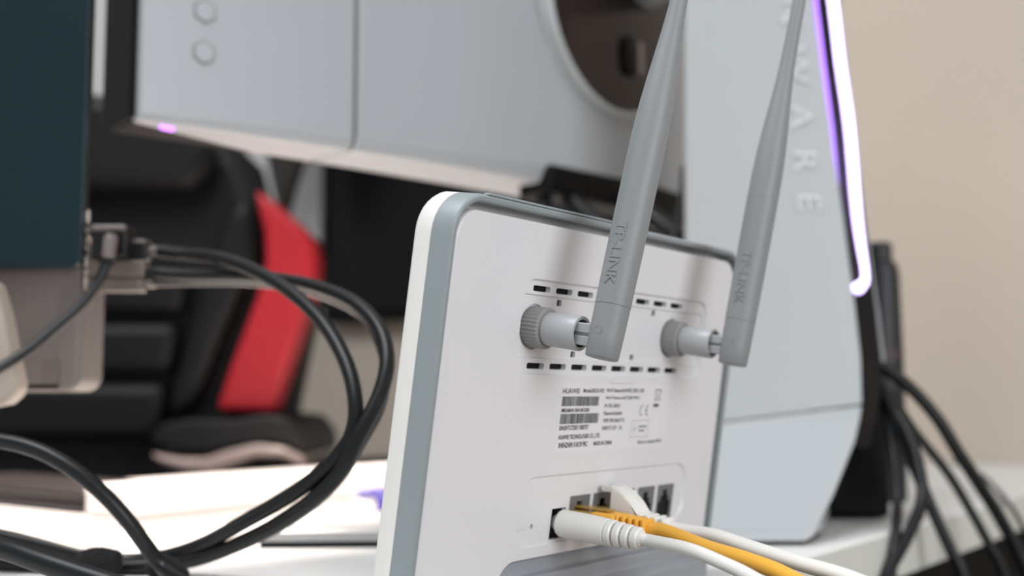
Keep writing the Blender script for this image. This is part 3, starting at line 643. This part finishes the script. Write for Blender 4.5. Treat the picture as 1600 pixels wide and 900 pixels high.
# ------------------------------------------------------------------ things on the desk
# thin white folder with a box and a case on it
cr = PD(213, 829); e2, n2 = E.copy(), -N0
def slab(name, label, cat, o, la, lb, h, m, bev=.001):
    t = [o, o + e2 * la, o + e2 * la + n2 * lb, o + n2 * lb]; c = o + e2 * la / 2 + n2 * lb / 2
    mb = MB().prism([p - c for p in t], (0, 0, h)); ob_ = mb.build(name, m, bevel=bev); ob_.location = c
    return tag(ob_, label, cat)
slab('document_folder', 'thin white folder lying flat under the white box', 'folder', cr, .50, .30, .006, 'boxw')
bx_ = thing('storage_box', 'long low white box on the folder, brightly lit', 'box', cr + e2 * .26 + n2 * .04 + Vector((0, 0, .006))); C = Ctx(bx_)
o_ = cr + Vector((0, 0, .0062)) + e2 * .003 + n2 * .003
C.part(MB().prism([o_, o_ + e2 * .48, o_ + e2 * .48 + n2 * .055, o_ + n2 * .055], (0, 0, .013)), 'box_base', 'boxw', bevel=.001)
o_ = o_ + Vector((0, 0, .0132)) - e2 * .0006 - n2 * .0006
C.part(MB().prism([o_, o_ + e2 * .4812, o_ + e2 * .4812 + n2 * .0562, o_ + n2 * .0562], (0, 0, .006)), 'box_lid', 'boxw', bevel=.001)
o_ = cr + Vector((0, 0, .0062)) + n2 * .062 + e2 * .004
ct_ = thing('leather_case', 'dark brown flat case on the folder at the left edge', 'case', o_ + n2 * .12); C = Ctx(ct_)
C.part(MB().prism([o_, o_ + e2 * .09, o_ + e2 * .09 + n2 * .23, o_ + n2 * .23], (0, 0, .007)), 'case_base', 'brown', bevel=.0025)
o_ = o_ + Vector((0, 0, .0074))
C.part(MB().prism([o_, o_ + e2 * .09, o_ + e2 * .09 + n2 * .23, o_ + n2 * .23], (0, 0, .006)), 'case_lid', 'brown', bevel=.0025)
# marker on the desk by the router
ma = PD(556, 800); ma.z = DESK_Z + .0095
mk = thing('marker_pen', 'blue and white stubby marker lying beside the router', 'pen', (ma.x, ma.y, DESK_Z + .01)); C = Ctx(mk)
mx_ = Vector((1, .15, 0)).normalized()
C.part(MB().lathe([(-.001, .002), (0, .0040), (.001, .0044), (.014, .0044), (.015, .004)], ma + Vector((0, 0, -.0045)), mx_, 20), 'barrel', 'boxw')
C.part(MB().lathe([(.0142, .004), (.015, .0066), (.045, .0066), (.047, .004)], ma + Vector((0, 0, -.0025)), mx_, 20), 'cap', 'blue')
C.part(MB().tube([ma + Vector((.001, 0, .0030)), ma + mx_ * .012 + Vector((0, 0, .0040)), ma + mx_ * .03 + Vector((0, 0, .0038))], .003, 12, taper=[.0018, .0034, .0036]), 'clip', 'blue')

# tall black bottle and black adapter behind the stand
bb = PD(1384, 783)
bt = thing('drinks_bottle', 'tall black flask standing behind the stand, by the wall', 'bottle', (bb.x, bb.y, DESK_Z)); C = Ctx(bt)
k_ = bb.y / FPX
hgt = lambda y: (HORIZON - y) * k_ + CAM.z - DESK_Z
R1 = 33 * k_
C.part(MB().lathe([(0, R1 * .9), (.004, R1), (hgt(560), R1), (hgt(430), R1 * .93), (hgt(412), R1 * .82), (hgt(408), R1 * .6)], (bb.x, bb.y, DESK_Z), (0, 0, 1), 36), 'flask', 'bottle', angle=30)
C.part(MB().lathe([(hgt(409), R1 * .62), (hgt(408), R1 * .64), (hgt(384), R1 * .62), (hgt(379), R1 * .56)], (bb.x, bb.y, DESK_Z), (0, 0, 1), 32), 'lid', 'bottle', angle=30)
C.part(MB().lathe([(hgt(563), R1 * 1.005), (hgt(548), R1 * 1.005)], (bb.x, bb.y, DESK_Z), (0, 0, 1), 36), 'band', 'bottler', angle=30)
ad = thing('shadow_infill', 'black box-shaped adapter for the shadow behind the stand foot', 'infill', (PD(1345, 812).x, PD(1345, 812).y + .02, DESK_Z)); C = Ctx(ad)
a_, b_ = PD(1292, 812), PD(1392, 812)
C.part(MB().box((a_.x, a_.y, DESK_Z + .001), (b_.x, a_.y + .05, DESK_Z + .072)), 'case', 'black', bevel=.004)  # black block added for the shadow and dark stand back here
C.part(MB().box((a_.x - .0005, a_.y + .024, DESK_Z), (b_.x + .0005, a_.y + .026, DESK_Z + .0725)), 'seam', 'plugk', smooth=False)

# ------------------------------------------------------------------ gaming chair beyond the desk
YC = 1.36
cc = P(130, 617, YC)
chair = thing('gaming_chair', 'black gaming chair with a red side bolster beyond the desk', 'chair', (cc.x, YC, 0)); C = Ctx(chair)
def slabp(pts, Y, d): return MB().prism([P(x, y, Y) for x, y in pts], (0, d, 0))
C.part(slabp([(-330, 420), (-300, 250), (-200, 165), (0, 145), (135, 143), (260, 165), (350, 205), (395, 250), (408, 300), (450, 335), (490, 370), (503, 400), (500, 440), (478, 530), (455, 640), (430, 760), (300, 830), (-80, 830), (-240, 760), (-290, 600)], YC, .09), 'backrest', 'leather', bevel=.03, bseg=4)
C.part(slabp([(396, 292), (432, 318), (468, 350), (490, 378), (495, 408), (490, 445), (470, 512), (450, 575), (428, 645), (336, 642), (356, 580), (382, 510), (404, 450), (414, 405), (412, 360), (402, 322)], YC - .035, .06), 'side_bolster', 'red', bevel=.02, bseg=4)
C.part(slabp([(300, 640), (325, 590), (350, 520), (385, 440), (402, 400), (400, 340), (385, 300), (350, 330), (318, 430), (290, 520), (262, 620), (258, 660)], YC - .03, .05), 'bolster_inner', 'leather', bevel=.015)
for pts in ([(-180, 428), (296, 428), (283, 492), (-180, 492)], [(-180, 503), (280, 503), (264, 588), (-180, 588)], [(-180, 598), (261, 598), (246, 690), (-180, 690)]):
    C.part(slabp(pts, YC - .03, .05), 'back_cushion', 'leather', bevel=.015, bseg=4)
C.part(slabp([(-160, 130), (135, 140), (300, 175), (340, 240), (300, 300), (-60, 310), (-170, 240)], YC - .04, .05), 'head_cushion', 'leather', bevel=.02, bseg=4)
# near armrest: pad, glossy trim and bracket, a wavy top seen from its front
YA = 1.25
def wave(top, bot, Y, d):
    return MB().prism([P(x, y, Y) for x, y in top + bot[::-1]], (0, d, 0))
C.part(wave([(236, 682), (252, 662), (300, 655), (360, 658), (410, 648), (450, 654), (472, 680)], [(238, 690), (280, 704), (330, 706), (370, 696), (410, 690), (445, 694), (476, 712)], YA, .24), 'arm_pad', 'leather', bevel=.010, bseg=4)
C.part(wave([(232, 708), (280, 716), (320, 716), (355, 704), (400, 694), (440, 698), (474, 714)], [(250, 724), (290, 738), (330, 742), (362, 730), (400, 716), (440, 716), (473, 730)], YA - .004, .24), 'arm_trim', 'trimg', bevel=.006, bseg=3)
C.part(wave([(285, 735), (330, 738), (362, 728), (400, 714), (440, 714), (472, 728)], [(285, 760), (330, 760), (362, 760), (400, 760), (440, 760), (472, 760)], YA + .01, .2), 'arm_bracket', 'leather', bevel=.004)
pa = P(370, 700, YA)
C.part(MB().box((pa.x - .03, YA + .05, .50), (pa.x + .03, YA + .15, P(0, 757, YA).z)), 'arm_post', 'dark_panel', bevel=.004)
sx0, sx1 = P(-200, 0, YC).x, P(380, 0, YC).x
C.part(MB().box((sx0, YC - .42, .43), (sx1, YC + .02, .53)), 'seat', 'leather', bevel=.03)
C.part(slabp([(312, 741), (352, 741), (348, 800), (312, 800)], YA + .22, .02), 'seat_flash', 'red', bevel=.004)
sc_ = ((sx0 + sx1) / 2, YC - .2)
C.part(MB().box((sc_[0] - .1, sc_[1] - .1, .39), (sc_[0] + .1, sc_[1] + .1, .435)), 'tilt_plate', 'dark_panel', bevel=.005)
C.part(MB().lathe([(0, .03), (.29, .03)], (sc_[0], sc_[1], .10), (0, 0, 1), 20), 'gas_column', 'dark_panel')
for k in range(5):
    a_ = 2 * math.pi * k / 5; d = Vector((math.cos(a_), math.sin(a_), 0)); o_ = Vector((sc_[0], sc_[1], .11))
    C.part(MB().tube([o_ + d * .02, o_ + d * .18, o_ + d * .30 + Vector((0, 0, -.035))], .022, 10, taper=[.028, .022, .016]), 'base_leg', 'dark_panel')
    q = Vector((-d.y, d.x, 0)); C.part(MB().lathe([(-.02, .026), (-.018, .03), (.018, .03), (.02, .026)], o_ + d * .30 + Vector((0, 0, -.08)), q, 16), 'caster', 'black')

# ------------------------------------------------------------------ far wall things
def wallrect(px, py, off): return PW(px, py, off)
tl = PW(503, 505, .035); bz_ = tl.z
tv = thing('television', 'large black television on the far wall behind the router', 'television', (tl.x, tl.y, bz_)); C = Ctx(tv)
def wbox(o, s0, s1, z0, z1, d0, d1):
    v = [o + N0 * s + Vector((0, 0, z)) - E * d for d in (d0, d1) for s, z in ((s0, z0), (s1, z0), (s1, z1), (s0, z1))]
    return MB().add(v, [(3, 2, 1, 0), (4, 5, 6, 7), (0, 1, 5, 4), (1, 2, 6, 5), (2, 3, 7, 6), (3, 0, 4, 7)])
tw = (PW(1190, 505, .035) - tl).dot(N0)
C.part(wbox(tl, 0, tw, 0, .62, -.03, 0), 'cabinet', 'black', bevel=.004)
C.part(wbox(tl, .012, tw - .012, .018, .608, .0005, .002), 'screen', 'tv', smooth=False)
cu = thing('curtain', 'pale grey curtain hanging on the far wall behind the chair', 'curtain', PW(300, 617, .03)); C = Ctx(cu)
ca, cb = PW(40, 300, .05), PW(500, 300, .05); m_ = MB(); n = 90; loops = []
for i in range(n + 1):
    t_ = i / n; p_ = ca.lerp(cb, t_) - E * (.018 * math.sin(t_ * 2 * math.pi * 9))
    loops.append([Vector((p_.x, p_.y, 1.02)), Vector((p_.x, p_.y, 2.4)), Vector((p_.x, p_.y, 2.4)) + E * .004, Vector((p_.x, p_.y, 1.02)) + E * .004])
C.part(m_.loft(loops), 'cloth', 'curtain', angle=60)
C.part(MB().tube([ca - N0 * .05 + Vector((0, 0, 2.41 - ca.z)), cb + N0 * .01 + Vector((0, 0, 2.41 - cb.z))], .012, 12), 'rail', 'silver')
hc = thing('hanging_cloth', 'dark narrow cloth hanging against the pale curtain', 'cloth', PW(462, 230, .12)); C = Ctx(hc)
C.part(MB().prism([PW(x, y, .12) for x, y in ((418, 120), (500, 120), (492, 230), (470, 292), (454, 352), (446, 318), (434, 258), (424, 215))], -E * .03), 'cloth', 'cloth', bevel=.010)
cbn = PW(556, 716, .28)
cab = thing('low_cabinet', 'low dark cabinet at the foot of the far wall', 'cabinet', (cbn.x, cbn.y, 0)); C = Ctx(cab)
o_ = Vector((cbn.x, cbn.y, 0))
C.part(wbox(o_, 0, .25, 0.03, cbn.z - .02, -.25, 0), 'body', 'dark_panel', bevel=.004)
C.part(wbox(o_, -.005, .255, cbn.z - .02, cbn.z, -.255, .005), 'top', 'black', bevel=.003)
for s in (.01, .13): C.part(wbox(o_, s, s + .11, .05, cbn.z - .04, .001, .016), 'door', 'dark_panel', bevel=.003)
C.part(wbox(o_, .01, .24, 0, .03, -.23, -.01), 'plinth', 'black', smooth=False)
